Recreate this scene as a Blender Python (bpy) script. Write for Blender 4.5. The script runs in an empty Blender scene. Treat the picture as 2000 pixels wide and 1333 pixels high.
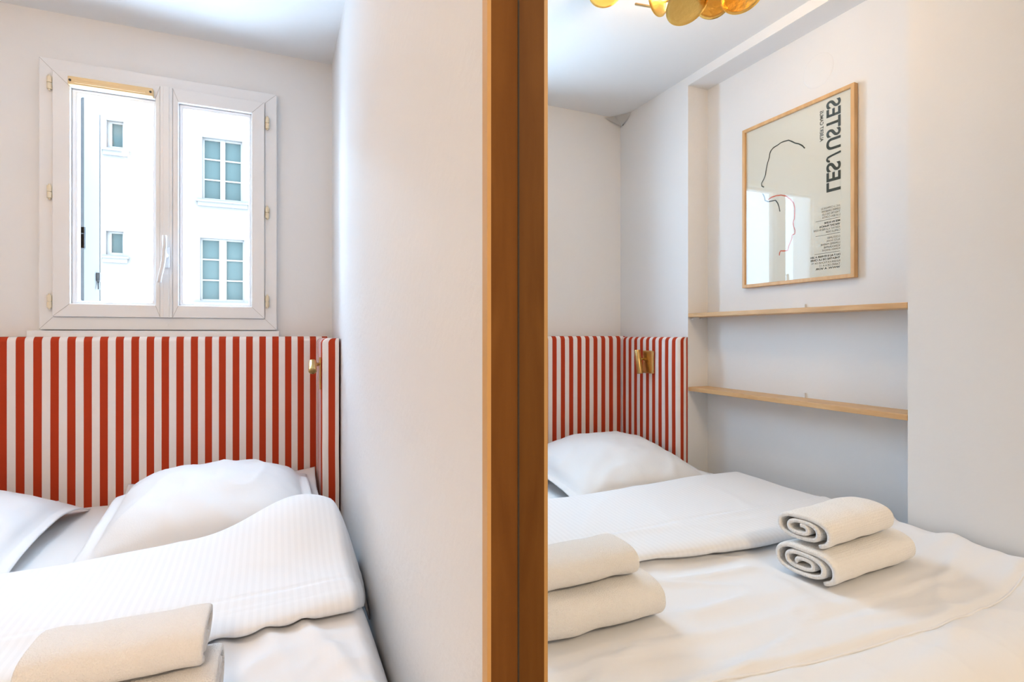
import bpy, bmesh, math, random
from mathutils import Vector, Matrix, noise
random.seed(7)
S = bpy.context.scene
COL = S.collection
PI = math.pi

# ------------------------------------------------------------------ camera, world, exposure
F_PX, YAW, Y0, CZ = 1062.4, 0.4096, 653.8, 1.12      # focal length in px, yaw to the right of +Y, horizon row, eye height
cam = bpy.data.cameras.new('camera'); co = bpy.data.objects.new('camera', cam); COL.objects.link(co)
cam.sensor_width = 36.0; cam.sensor_fit = 'HORIZONTAL'
cam.lens = F_PX / 2000.0 * 36.0
cam.shift_y = -(Y0 - 666.5) / 2000.0 * -1.0
cam.clip_start = 0.02; cam.clip_end = 200
co.location = (0, 0, CZ); co.rotation_euler = (PI/2, 0, -YAW)
S.camera = co
S.view_settings.view_transform = 'Standard'; S.view_settings.look = 'None'
S.view_settings.gamma = 1.0; S.view_settings.use_curve_mapping = False
S.view_settings.exposure = 0.27

w = bpy.data.worlds.new('overcast_sky'); S.world = w; w.use_nodes = True
bg = w.node_tree.nodes['Background']
bg.inputs[0].default_value = (0.55, 0.77, 1.0, 1); bg.inputs[1].default_value = 21
w.cycles.sampling_method = 'MANUAL'; w.cycles.sample_map_resolution = 256

def lamp(name, kind, loc, energy, color, rot=(0,0,0), **kw):
    l = bpy.data.lights.new(name, kind); l.energy = energy; l.color = color
    for k, v in kw.items(): setattr(l, k, v)
    o = bpy.data.objects.new(name, l); o.location = loc; o.rotation_euler = rot; COL.objects.link(o); return o
def portal(name, loc, rot, sx, sy):
    o = lamp(name, 'AREA', loc, 1, (1,1,1), rot, shape='RECTANGLE', size=sx, size_y=sy)
    o.data.cycles.is_portal = True
    return o
# the veiled sun: the bright part of the overcast sky above the opposite roof
lamp('veiled_sun', 'SUN', (-2, 9, 9), 3, (0.62, 0.80, 1.0), (math.radians(-52), 0, math.radians(6)), angle=math.radians(62))
portal('window_portal', (-0.385, 2.66, CZ+0.5), (-PI/2, 0, 0), 0.74, 0.96)

# ------------------------------------------------------------------ key planes of the room (metres, camera above the origin)
XR = 0.2234            # right wall
XL = -1.3521           # left wall
XN = -1.4671           # back of the niche in the left wall
YB = 2.48              # window wall
MX = 0.1836            # mirror glass
YREAR = -2.15
ZC = CZ + 1.174        # ceiling
NY0, NY1, NZ = 1.0124, 1.95, CZ + 1.133

# ------------------------------------------------------------------ materials
def mat(name, color, rough=0.6, metal=0.0, spec=0.5, bump=None, var=None, sheen=0.0, coat=0.0):
    m = bpy.data.materials.new(name); m.use_nodes = True
    nt = m.node_tree; b = nt.nodes['Principled BSDF']
    b.inputs['Base Color'].default_value = (*color, 1); b.inputs['Roughness'].default_value = rough
    b.inputs['Metallic'].default_value = metal; b.inputs['Specular IOR Level'].default_value = spec
    if sheen: b.inputs['Sheen Weight'].default_value = sheen
    if coat: b.inputs['Coat Weight'].default_value = coat
    tc = nt.nodes.new('ShaderNodeTexCoord')
    if var:      # (scale, amount)
        n = nt.nodes.new('ShaderNodeTexNoise'); n.inputs['Scale'].default_value = var[0]; n.inputs['Detail'].default_value = 3
        nt.links.new(tc.outputs['Object'], n.inputs['Vector'])
        mx = nt.nodes.new('ShaderNodeMix'); mx.data_type = 'RGBA'
        mx.inputs[6].default_value = (*[c*(1-var[1]) for c in color], 1); mx.inputs[7].default_value = (*[min(1, c*(1+var[1])) for c in color], 1)
        nt.links.new(n.outputs['Fac'], mx.inputs[0]); nt.links.new(mx.outputs[2], b.inputs['Base Color'])
    if bump:     # (scale, distance)
        n = nt.nodes.new('ShaderNodeTexNoise'); n.inputs['Scale'].default_value = bump[0]; n.inputs['Detail'].default_value = 4
        nt.links.new(tc.outputs['Object'], n.inputs['Vector'])
        bp = nt.nodes.new('ShaderNodeBump'); bp.inputs['Distance'].default_value = bump[1]; bp.inputs['Strength'].default_value = 1
        nt.links.new(n.outputs['Fac'], bp.inputs['Height']); nt.links.new(bp.outputs['Normal'], b.inputs['Normal'])
    return m

def wood(name, c1, c2, axis='Y', scale=14, rough=0.5):
    m = bpy.data.materials.new(name); m.use_nodes = True; nt = m.node_tree; b = nt.nodes['Principled BSDF']
    b.inputs['Roughness'].default_value = rough
    tc = nt.nodes.new('ShaderNodeTexCoord'); mp = nt.nodes.new('ShaderNodeMapping')
    sc = {'X': (1.2, scale, scale), 'Y': (scale, 1.2, scale), 'Z': (scale, scale, 1.2)}[axis]
    mp.inputs['Scale'].default_value = sc
    n = nt.nodes.new('ShaderNodeTexNoise'); n.inputs['Scale'].default_value = 6; n.inputs['Detail'].default_value = 5; n.inputs['Distortion'].default_value = 0.5
    cr = nt.nodes.new('ShaderNodeValToRGB'); cr.color_ramp.elements[0].position = 0.3; cr.color_ramp.elements[1].position = 0.75
    cr.color_ramp.elements[0].color = (*c1, 1); cr.color_ramp.elements[1].color = (*c2, 1)
    nt.links.new(tc.outputs['Object'], mp.inputs[0]); nt.links.new(mp.outputs[0], n.inputs['Vector'])
    nt.links.new(n.outputs['Fac'], cr.inputs[0]); nt.links.new(cr.outputs[0], b.inputs['Base Color'])
    bp = nt.nodes.new('ShaderNodeBump'); bp.inputs['Distance'].default_value = 0.0004
    nt.links.new(n.outputs['Fac'], bp.inputs['Height']); nt.links.new(bp.outputs['Normal'], b.inputs['Normal'])
    return m

def stripes(name):
    """awning stripes of the headboard cloth: the UV u runs across the cloth in metres"""
    m = bpy.data.materials.new(name); m.use_nodes = True; nt = m.node_tree; b = nt.nodes['Principled BSDF']
    b.inputs['Roughness'].default_value = 0.85; b.inputs['Specular IOR Level'].default_value = 0.2
    uv = nt.nodes.new('ShaderNodeUVMap'); uv.uv_map = 'UVMap'
    sp = nt.nodes.new('ShaderNodeSeparateXYZ'); nt.links.new(uv.outputs[0], sp.inputs[0])
    def M(op, a, bb=None):
        n = nt.nodes.new('ShaderNodeMath'); n.operation = op
        if isinstance(a, (int, float)): n.inputs[0].default_value = a
        else: nt.links.new(a, n.inputs[0])
        if bb is not None:
            if isinstance(bb, (int, float)): n.inputs[1].default_value = bb
            else: nt.links.new(bb, n.inputs[1])
        return n.outputs[0]
    f = M('FRACT', M('DIVIDE', sp.outputs[0], 0.0476))
    lt = M('LESS_THAN', f, 0.505)
    mx = nt.nodes.new('ShaderNodeMix'); mx.data_type = 'RGBA'
    mx.inputs[6].default_value = (0.87, 0.82, 0.81, 1); mx.inputs[7].default_value = (0.46, 0.045, 0.012, 1)
    nt.links.new(lt, mx.inputs[0]); nt.links.new(mx.outputs[2], b.inputs['Base Color'])
    tc = nt.nodes.new('ShaderNodeTexCoord'); n = nt.nodes.new('ShaderNodeTexNoise'); n.inputs['Scale'].default_value = 700
    nt.links.new(tc.outputs['Object'], n.inputs['Vector'])
    bp = nt.nodes.new('ShaderNodeBump'); bp.inputs['Distance'].default_value = 0.0006
    nt.links.new(n.outputs['Fac'], bp.inputs['Height']); nt.links.new(bp.outputs['Normal'], b.inputs['Normal'])
    return m

def satin(name, period=0.015):
    """white bed linen with tone-on-tone satin stripes running along the bed"""
    m = mat(name, (0.90, 0.90, 0.91), 0.7, spec=0.3)
    nt = m.node_tree; b = nt.nodes['Principled BSDF']
    tc = nt.nodes.new('ShaderNodeTexCoord')
    wv = nt.nodes.new('ShaderNodeTexWave'); wv.wave_type = 'BANDS'; wv.bands_direction = 'X'
    wv.inputs['Scale'].default_value = 2*PI/(20*period); wv.inputs['Distortion'].default_value = 0
    nt.links.new(tc.outputs['Object'], wv.inputs['Vector'])
    cr = nt.nodes.new('ShaderNodeValToRGB'); cr.color_ramp.elements[0].position = .4; cr.color_ramp.elements[1].position = .6
    cr.color_ramp.elements[0].color = (.825, .835, .86, 1); cr.color_ramp.elements[1].color = (.85, .86, .885, 1)
    nt.links.new(wv.outputs['Fac'], cr.inputs[0]); nt.links.new(cr.outputs[0], b.inputs['Base Color'])
    return m

def towel_mat(name, waffle):
    m = mat(name, (0.90, 0.885, 0.87), 0.95, spec=0.1, sheen=0.3)
    nt = m.node_tree; b = nt.nodes['Principled BSDF']; tc = nt.nodes.new('ShaderNodeTexCoord')
    bp = nt.nodes.new('ShaderNodeBump')
    if waffle:
        n = nt.nodes.new('ShaderNodeTexVoronoi'); n.inputs['Scale'].default_value = 190; n.inputs['Randomness'].default_value = 0.35
        nt.links.new(n.outputs['Distance'], bp.inputs['Height']); bp.inputs['Distance'].default_value = 0.0016; bp.invert = True
    else:
        n = nt.nodes.new('ShaderNodeTexNoise'); n.inputs['Scale'].default_value = 380; n.inputs['Detail'].default_value = 3
        nt.links.new(n.outputs['Fac'], bp.inputs['Height']); bp.inputs['Distance'].default_value = 0.003
    nt.links.new(tc.outputs['Object'], n.inputs['Vector'])
    nt.links.new(bp.outputs['Normal'], b.inputs['Normal'])
    return m

def thin_glass(name, ior=1.5, tint=(1,1,1)):
    """a pane: lets light through, mirrors by Fresnel"""
    m = bpy.data.materials.new(name); m.use_nodes = True; nt = m.node_tree
    nt.nodes.remove(nt.nodes['Principled BSDF'])
    t = nt.nodes.new('ShaderNodeBsdfTransparent'); t.inputs[0].default_value = (*tint, 1)
    g = nt.nodes.new('ShaderNodeBsdfGlossy'); g.inputs['Roughness'].default_value = 0
    fr = nt.nodes.new('ShaderNodeFresnel'); fr.inputs['IOR'].default_value = ior
    mx = nt.nodes.new('ShaderNodeMixShader')
    geo = nt.nodes.new('ShaderNodeNewGeometry'); inv = nt.nodes.new('ShaderNodeMath'); inv.operation = 'SUBTRACT'; inv.inputs[0].default_value = 1
    nt.links.new(geo.outputs['Backfacing'], inv.inputs[1]); mu = nt.nodes.new('ShaderNodeMath'); mu.operation = 'MULTIPLY'
    nt.links.new(fr.outputs[0], mu.inputs[0]); nt.links.new(inv.outputs[0], mu.inputs[1])
    nt.links.new(mu.outputs[0], mx.inputs[0]); nt.links.new(t.outputs[0], mx.inputs[1]); nt.links.new(g.outputs[0], mx.inputs[2])
    nt.links.new(mx.outputs[0], nt.nodes['Material Output'].inputs[0])
    return m

def emit(name, color, strength):
    m = bpy.data.materials.new(name); m.use_nodes = True; b = m.node_tree.nodes['Principled BSDF']
    b.inputs['Base Color'].default_value = (*color, 1); b.inputs['Emission Color'].default_value = (*color, 1); b.inputs['Emission Strength'].default_value = strength
    return m

WALL = mat('white_wall_paint', (0.81, 0.815, 0.825), 0.55, spec=0.3, bump=(55, 0.0012))
WALL_PLAIN = mat('white_plaster', (0.81, 0.815, 0.825), 0.7, spec=0.2, bump=(30, 0.0008))
CEIL = mat('ceiling_paint', (0.83, 0.84, 0.85), 0.8, spec=0.2, bump=(20, 0.001))
FLOOR = wood('oak_floor', (0.30, 0.17, 0.08), (0.45, 0.28, 0.15), 'Y')
PVC = mat('white_window_plastic', (0.80, 0.805, 0.82), 0.35, spec=0.5)
BEAD = mat('white_glazing_bead', (0.86, 0.87, 0.90), 0.35)
HINGE = mat('cream_hinge', (0.78, 0.68, 0.50), 0.4)
JOINT = mat('grey_joint', (0.45, 0.43, 0.42), 0.7)
DARK = mat('dark_gap', (0.05, 0.04, 0.03), 0.8)
VENTM = mat('yellowed_plastic', (0.80, 0.60, 0.33), 0.45)
GLASS = thin_glass('window_glass')
PICGLASS = thin_glass('picture_glass', 1.58)
STRIPE = stripes('striped_canvas')
LINEN = mat('white_cotton', (0.82, 0.835, 0.86), 0.8, spec=0.25, bump=(260, 0.0003))
SHEET = mat('white_sheet', (0.88, 0.885, 0.895), 0.85, spec=0.2)
SATIN = satin('satin_stripe_linen')
DUVET = mat('white_duvet_cotton', (0.845, 0.855, 0.885), 0.85, spec=0.2)
TERRY = towel_mat('white_terry', False); WAFFLE = towel_mat('white_waffle_terry', True)
OAK = wood('light_oak', (0.58, 0.34, 0.15), (0.72, 0.47, 0.24), 'Y', 10, 0.45)
OAKZ = wood('light_oak_upright', (0.62, 0.36, 0.15), (0.74, 0.47, 0.23), 'Z', 10, 0.45)
MIRW = wood('mirror_frame_wood', (0.155, 0.060, 0.013), (0.21, 0.088, 0.020), 'Z', 10, 0.55)
MIRW.node_tree.nodes['Principled BSDF'].inputs['Specular IOR Level'].default_value = 0.12
BRASS = mat('brass', (0.62, 0.42, 0.17), 0.28, metal=1.0)
GOLD = mat('gold_leaf', (0.95, 0.62, 0.18), 0.30, metal=1.0, bump=(60, 0.002))
PAPER = mat('poster_paper', (0.72, 0.71, 0.62), 0.8)
INK = mat('dark_green_ink', (0.035, 0.045, 0.035), 0.8)
INKT = mat('grey_ink', (0.16, 0.15, 0.12), 0.8)
REDINK = mat('red_ink', (0.55, 0.10, 0.04), 0.8)
MIRROR = bpy.data.materials.new('mirror_silver'); MIRROR.use_nodes = True
_b = MIRROR.node_tree.nodes['Principled BSDF']; _b.inputs['Base Color'].default_value = (0.82, 0.85, 0.85, 1); _b.inputs['Metallic'].default_value = 1; _b.inputs['Roughness'].default_value = 0
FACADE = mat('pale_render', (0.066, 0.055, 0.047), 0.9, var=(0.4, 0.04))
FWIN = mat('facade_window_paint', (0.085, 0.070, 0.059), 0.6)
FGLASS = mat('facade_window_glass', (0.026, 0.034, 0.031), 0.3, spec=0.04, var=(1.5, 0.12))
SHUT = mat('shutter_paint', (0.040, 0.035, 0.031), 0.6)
LATCH = mat('grey_latch_metal', (0.045, 0.042, 0.04), 0.5)
BULB = emit('warm_bulb', (1.0, 0.72, 0.40), 30)
LENS = emit('lamp_lens', (1.0, 0.93, 0.85), 0.6)

# ------------------------------------------------------------------ mesh helpers
def link(name, me, m=None, parent=None):
    o = bpy.data.objects.new(name, me); COL.objects.link(o)
    if m: me.materials.append(m)
    if parent: o.parent = parent
    return o
def build(name, bm, m=None, parent=None, smooth=False):
    me = bpy.data.meshes.new(name)
    bmesh.ops.recalc_face_normals(bm, faces=bm.faces[:]) if not getattr(bm, 'keep', False) else None
    bm.to_mesh(me); bm.free()
    if smooth:
        for p in me.polygons: p.use_smooth = True
    return link(name, me, m, parent)
def tag(o, label=None, cat=None, group=None, kind=None):
    if label: o['label'] = label
    if cat: o['category'] = cat
    if group: o['group'] = group
    if kind: o['kind'] = kind
    return o
def empty(name, loc, label=None, cat=None, group=None):
    o = bpy.data.objects.new(name, None); COL.objects.link(o); o.location = loc; o.empty_display_size = 0.05
    return tag(o, label, cat, group)
def put(o, parent):
    """parent while keeping the world place (parent empties are only translated)"""
    o.parent = parent; o.location = Vector(o.location) - Vector(parent.location); return o
def box(bm, x0, x1, y0, y1, z0, z1, bev=0.0, seg=2):
    r = bmesh.ops.create_cube(bm, size=1.0); vs = r['verts']
    for v in vs:
        v.co = Vector(((x0+x1)/2 + v.co.x*(x1-x0), (y0+y1)/2 + v.co.y*(y1-y0), (z0+z1)/2 + v.co.z*(z1-z0)))
    if bev:
        es = list({e for v in vs for e in v.link_edges})
        bmesh.ops.bevel(bm, geom=es, offset=bev, segments=seg, affect='EDGES', profile=0.5)
def boxo(name, dims, m, parent=None, bev=0.0, seg=2, smooth=False):
    bm = bmesh.new(); box(bm, *dims, bev=bev, seg=seg)
    o = build(name, bm, m, None, smooth)
    if parent: put(o, parent)
    return o
def cyl(bm, p0, p1, r0, r1=None, n=20, caps=True):
    p0, p1 = Vector(p0), Vector(p1); r1 = r0 if r1 is None else r1
    d = (p1-p0); q = d.to_track_quat('Z', 'Y').to_matrix()
    a = [bm.verts.new(p0 + q @ Vector((r0*math.cos(2*PI*i/n), r0*math.sin(2*PI*i/n), 0))) for i in range(n)]
    b = [bm.verts.new(p1 + q @ Vector((r1*math.cos(2*PI*i/n), r1*math.sin(2*PI*i/n), 0))) for i in range(n)]
    for i in range(n): bm.faces.new((a[i], a[(i+1) % n], b[(i+1) % n], b[i]))
    if caps: bm.faces.new(a[::-1]); bm.faces.new(b)
def tube(bm, pts, r, n=8):
    pts = [Vector(p) for p in pts]; rings = []
    for i, p in enumerate(pts):
        d = (pts[min(i+1, len(pts)-1)] - pts[max(i-1, 0)]).normalized()
        q = d.to_track_quat('Z', 'Y').to_matrix()
        rings.append([bm.verts.new(p + q @ Vector((r*math.cos(2*PI*k/n), r*math.sin(2*PI*k/n), 0))) for k in range(n)])
    for a, b in zip(rings, rings[1:]):
        for k in range(n): bm.faces.new((a[k], a[(k+1) % n], b[(k+1) % n], b[k]))
    bm.faces.new(rings[0][::-1]); bm.faces.new(rings[-1])
def holed_wall(bm, axis, c0, c1, u0, u1, v0, v1, holes):
    """slab from c0 to c1 along `axis` ('X' or 'Y'), spanning u (the other horizontal axis) and v (z), with rectangular through holes"""
    us = sorted({u0, u1, *[h[0] for h in holes], *[h[1] for h in holes]}); vs = sorted({v0, v1, *[h[2] for h in holes], *[h[3] for h in holes]})
    solid = lambda a, b: not any(h[0] <= a < h[1] and h[2] <= b < h[3] for h in holes)
    P = lambda c, u, v: (u, c, v) if axis == 'Y' else (c, u, v)
    cache = {}
    def V(c, u, v):
        k = (c, u, v)
        if k not in cache: cache[k] = bm.verts.new(P(c, u, v))
        return cache[k]
    S_ = {(i, j) for i in range(len(us)-1) for j in range(len(vs)-1) if solid(us[i], vs[j])}
    for i, j in S_:
        for c in (c0, c1): bm.faces.new([V(c, us[i], vs[j]), V(c, us[i+1], vs[j]), V(c, us[i+1], vs[j+1]), V(c, us[i], vs[j+1])])
        for di, dj, a, b in ((-1,0,(i,j),(i,j+1)), (1,0,(i+1,j),(i+1,j+1)), (0,-1,(i,j),(i+1,j)), (0,1,(i,j+1),(i+1,j+1))):
            if (i+di, j+dj) not in S_:
                bm.faces.new([V(c0, us[a[0]], vs[a[1]]), V(c0, us[b[0]], vs[b[1]]), V(c1, us[b[0]], vs[b[1]]), V(c1, us[a[0]], vs[a[1]])])
def rect_frame(bm, axis, c0, c1, u0, u1, v0, v1, wl, wr, wb, wt):
    holed_wall(bm, axis, c0, c1, u0, u1, v0, v1, [(u0+wl, u1-wr, v0+wb, v1-wt)])
def bevel_mod(o, w, seg=2):
    md = o.modifiers.new('bevel', 'BEVEL'); md.width = w; md.segments = seg; md.limit_method = 'ANGLE'; md.angle_limit = math.radians(40)
def N(x, y, z=0.0): return noise.noise(Vector((x, y, z)))

def ridge(x, y, z=0.0): return max(0.0, 1-abs(N(x, y, z))*3.2)**2
# ------------------------------------------------------------------ the room
def struct(name, bm, m): return tag(build(name, bm, m), kind='structure')
WO = (-0.742, -0.032, CZ+0.052, CZ+0.957)       # window opening in the back wall
bm = bmesh.new(); holed_wall(bm, 'Y', YB, YB+0.16, XN-0.12, XR+0.12, 0, ZC+0.1, [WO]); struct('wall_back', bm, WALL_PLAIN)
bm = bmesh.new(); holed_wall(bm, 'X', XL, XN, YREAR, YB, 0, ZC, [(NY0, NY1, 0.0, NZ)]); box(bm, XN-0.12, XN, YREAR, YB, 0, ZC)
struct('wall_left', bm, WALL_PLAIN)
bm = bmesh.new(); box(bm, XR, XR+0.12, YREAR, YB, 0, ZC); struct('wall_right', bm, WALL)
bm = bmesh.new(); holed_wall(bm, 'Y', YREAR-0.14, YREAR, XN-0.12, XR+0.12, 0, ZC+0.1, []); struct('wall_rear', bm, WALL_PLAIN)
bm = bmesh.new(); box(bm, XN-0.12, XR+0.12, YREAR-0.14, YB+0.16, -0.1, 0); struct('floor', bm, FLOOR)
bm = bmesh.new(); box(bm, XN-0.12, XR+0.12, YREAR, YB, ZC, ZC+0.1); struct('ceiling', bm, CEIL)
# closed door behind the photographer
dr = tag(empty('door_1', (-.55, YREAR, 0)), kind='structure')
boxo('door_leaf', (-.95, -.15, YREAR, YREAR+.035, 0, 2.02), PVC, dr, bev=.004)
bm = bmesh.new(); rect_frame(bm, 'Y', YREAR, YREAR+.02, -1.02, -.08, -.07, 2.09, .07, .07, .07, .07); put(build('door_frame', bm, PVC), dr)
bm = bmesh.new(); tube(bm, [(-.22, YREAR+.03, 1.0), (-.22, YREAR+.08, 1.0), (-.26, YREAR+.085, 1.0), (-.33, YREAR+.085, 1.0)], .008); put(build('door_handle', bm, LATCH), dr)
# rough plaster flake in the ceiling corner
bm = bmesh.new()
P = [bm.verts.new(c) for c in [(XL+.002, YB-.10, ZC-.001), (XL+.05, YB-.02, ZC-.001), (XL+.012, YB-.03, ZC-.052), (XL+.11, YB-.004, ZC-.012), (XL+.004, YB-.07, ZC-.03)]]
for f in ((0,1,2),(0,2,4),(1,3,2)): bm.faces.new([P[i] for i in f])
bmesh.ops.solidify(bm, geom=bm.faces[:], thickness=0.002)
fl = tag(build('plaster_flake', bm, CEIL), 'small flake of white paint peeling in the ceiling corner above the headboard', 'paint flake')
bm = bmesh.new(); tube(bm, [(XL+.002, YB-.025, ZC-.045), (XL+.002, YB-.045, ZC-.028), (XL+.002, YB-.06, ZC-.012)], .0016, 6); build('crack', bm, DARK, fl)
# blanked round cover on the niche wall above the picture
def mirror_plane_point(px, py, Xv):
    """point of the real room seen at pixel (px, py) in the mirror, on the plane whose mirror image is x = Xv"""
    t = math.tan(YAW + math.atan((px-1000)/F_PX)); Y = Xv/t
    d = Y*math.cos(YAW) + Xv*math.sin(YAW)
    return 2*MX - Xv, Y, CZ + (Y0-py)*d/F_PX
_, cy, cz = mirror_plane_point(1598, 138, 2*MX-XN)
bm = bmesh.new()
n = 48; R = 0.062
prof = [(0, .0014), (R*.9, .0014), (R*.97, .0009), (R, 0)]
rings = []
for r, h in prof[1:]: rings.append([bm.verts.new((XN+h, cy+r*math.cos(2*PI*i/n), cz+r*math.sin(2*PI*i/n))) for i in range(n)])
c = bm.verts.new((XN+prof[0][1], cy, cz))
for i in range(n):
    bm.faces.new((c, rings[0][i], rings[0][(i+1) % n]))
    for a, b in zip(rings, rings[1:]): bm.faces.new((a[i], b[i], b[(i+1) % n], a[(i+1) % n]))
tag(build('wall_cover', bm, WALL_PLAIN, smooth=True), 'faint round blanking disc painted over on the niche wall above the framed poster', 'wall cover')

# ------------------------------------------------------------------ window
YF = 2.45
win = tag(empty('window_1', (-0.386, YF, CZ+0.017)), kind='structure')
def wpart(name, bm, m, par=None, bev=0, smooth=False):
    o = build(name, bm, m, None, smooth); put(o, win)
    if par: o.parent = par; o.location = (0, 0, 0)
    if bev: bevel_mod(o, bev)
    return o
bm = bmesh.new(); rect_frame(bm, 'Y', YF, YF+.07, -.7756, .0038, CZ+.0174, CZ+.9925, .042, .046, .047, .044)
outer = wpart('window_frame', bm, PVC, bev=.003)
def sash(name, x0, x1, wl, wr, glass):
    bm = bmesh.new(); rect_frame(bm, 'Y', YF-.012, YF+.045, x0, x1, CZ+.0645, CZ+.9489, wl, wr, .048, .052)
    s = wpart(name, bm, PVC, bev=.003)
    gx0, gx1, gz0, gz1 = glass
    b = bmesh.new(); rect_frame(b, 'Y', YF+.004, YF+.04, x0+wl-.001, x1-wr+.001, CZ+.0645+.047, CZ+.9489-.051, gx0-x0-wl, x1-wr-gx1, gz0-CZ-.0645-.048, CZ+.9489-.052-gz1)
    o = wpart('glazing_bead', b, BEAD, s, bev=.006)
    b = bmesh.new(); box(b, gx0-.004, gx1+.004, YF+.020, YF+.024, gz0-.004, gz1+.004)
    wpart('pane', b, GLASS, s)
    return s
def mitres(par, x0, x1, z0, z1, wl, wr, wb, wt, yf):
    bm = bmesh.new()
    for cx, cz, dx, dz in ((x0, z0, wl, wb), (x1, z0, -wr, wb), (x0, z1, wl, -wt), (x1, z1, -wr, -wt)):
        a = Vector((cx, yf, cz)); b = Vector((cx+dx, yf, cz+dz)); cyl(bm, a.lerp(b, .05), a.lerp(b, .95), .0007, n=6)
    wpart('mitre_joint', bm, JOINT, par)
mitres(outer, -.7756, .0038, CZ+.0174, CZ+.9925, .042, .046, .047, .044, YF)
XM0, XM1 = -.4046, -.3645
sl = sash('window_sash', -.7339, XM0, .052, .016, (-.662, -.4332, CZ+.1246, CZ+.88))
sr = sash('window_sash', XM1, -.0423, .020, .048, (-.3284, -.1023, CZ+.1246, CZ+.88))
mitres(sl, -.7339, XM0, CZ+.0645, CZ+.9489, .052, .016, .048, .052, YF-.012); mitres(sr, XM1, -.0423, CZ+.0645, CZ+.9489, .020, .048, .048, .052, YF-.012)
bm = bmesh.new(); box(bm, XM0, XM1, YF-.016, YF+.04, CZ+.0645, CZ+.9489); box(bm, XM0+.010, XM1-.010, YF-.019, YF-.015, CZ+.0645, CZ+.9489)
wpart('mullion', bm, PVC, bev=.003)
bm = bmesh.new(); box(bm, -.80, .012, YF-.03, YF+.03, CZ-.012, CZ+.014)
wpart('window_sill', bm, PVC, bev=.002)
bm = bmesh.new(); cyl(bm, (-.386, YF-.003, CZ+.037), (-.386, YF+.002, CZ+.037), .006, n=16); wpart('screw_cap', bm, PVC)
# handle: rosette and slightly turned lever
bm = bmesh.new(); box(bm, -.395, -.371, YF-.030, YF-.018, CZ+.255, CZ+.335, bev=.005); cyl(bm, (-.383, YF-.03, CZ+.30), (-.383, YF-.062, CZ+.30), .009, .008)
h = wpart('window_handle', bm, PVC, smooth=False)
bm = bmesh.new(); tube(bm, [(-.383, YF-.058, CZ+.372), (-.383, YF-.060, CZ+.34), (-.383, YF-.062, CZ+.30), (-.390, YF-.062, CZ+.25), (-.399, YF-.060, CZ+.21), (-.401, YF-.058, CZ+.195)], .0075, 10)
wpart('handle_lever', bm, PVC, h, smooth=True)
for x, zs in ((-.742, (.900, .510, .118)), (-.032, (.865, .498, .135))):
    for z in zs:
        bm = bmesh.new(); s = -1 if x < -.5 else 1
        cyl(bm, (x, YF-.010, CZ+z-.022), (x, YF-.010, CZ+z-.001), .0075, n=12); cyl(bm, (x, YF-.010, CZ+z+.001), (x, YF-.010, CZ+z+.022), .0075, n=12)
        cyl(bm, (x, YF-.010, CZ+z-.028), (x, YF-.010, CZ+z+.028), .0035, n=8)
        wpart('hinge', bm, HINGE, smooth=False)
# trickle vent on the left sash
bm = bmesh.new(); box(bm, -.684, -.424, YF-.034, YF-.011, CZ+.897, CZ+.928, bev=.004)
v = wpart('air_vent', bm, VENTM)
bm = bmesh.new(); box(bm, -.664, -.446, YF-.038, YF-.033, CZ+.903, CZ+.913, bev=.0015); wpart('vent_flap', bm, VENTM, v)
for x in (-.676, -.432):
    bm = bmesh.new(); cyl(bm, (x, YF-.0365, CZ+.912), (x, YF-.033, CZ+.912), .004, n=12); wpart('screw', bm, LATCH, v)
v['label'] = 'yellowed plastic air vent along the top of the left sash'

# ------------------------------------------------------------------ outside
sh = empty('window_shutter', (-.70, 2.64, CZ+.1), 'pale metal shutter swung open outside the left half of the window', 'shutter')
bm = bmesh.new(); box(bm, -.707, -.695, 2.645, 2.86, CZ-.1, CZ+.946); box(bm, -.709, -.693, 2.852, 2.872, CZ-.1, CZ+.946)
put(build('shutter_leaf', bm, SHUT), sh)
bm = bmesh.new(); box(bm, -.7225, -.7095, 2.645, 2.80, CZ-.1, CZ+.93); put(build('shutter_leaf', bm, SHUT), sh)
bm = bmesh.new(); box(bm, -.714, -.690, 2.645, 2.665, CZ+.34, CZ+.40, bev=.002); box(bm, -.706, -.690, 2.645, 2.660, CZ+.40, CZ+.425)
put(build('shutter_hinge', bm, LATCH), sh)
bm = bmesh.new(); box(bm, -.695, -.680, 2.80, 2.83, CZ+.225, CZ+.262, bev=.003); cyl(bm, (-.69, 2.815, CZ+.225), (-.685, 2.80, CZ+.19), .004, n=8)
put(build('shutter_hook', bm, LATCH), sh)

YO = 14.0
def out_pt(px, py):
    t = math.tan(YAW + math.atan((px-1000)/F_PX)); X = t*YO; d = X*math.sin(YAW) + YO*math.cos(YAW)
    return X, CZ + (Y0-py)*d/F_PX
apt = empty('apartment_building', (-3, YO, -3.5), 'pale rendered apartment block across the courtyard seen through the window', 'building')
def rct(x0, y0, x1, y1):
    ym = (y0+y1)/2; a = out_pt(x0, y0); b = out_pt(x1, y1); ml = out_pt((x0+x1)/2, y0)[1]; mb = out_pt((x0+x1)/2, y1)[1]
    return a[0], b[0], mb, ml
small = [rct(208, 236, 241, 289), rct(207, 452, 241, 498)]
big = [rct(395, 272, 473, 391), rct(391, 467, 477, 588)]
holes = [tuple(r) for r in small + big]
for dx in (-3.2, 2.6):                       # further bays of the same facade
    for r in big: holes.append((r[0]+dx, r[1]+dx, r[2], r[3]))
for dz in (-3.1,):
    r = big[1]; holes.append((r[0], r[1], r[2]+dz, r[3]+dz))
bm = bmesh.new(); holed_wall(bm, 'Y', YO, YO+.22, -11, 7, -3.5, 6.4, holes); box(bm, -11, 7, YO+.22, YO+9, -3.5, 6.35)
put(build('wall', bm, FACADE), apt)
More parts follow.
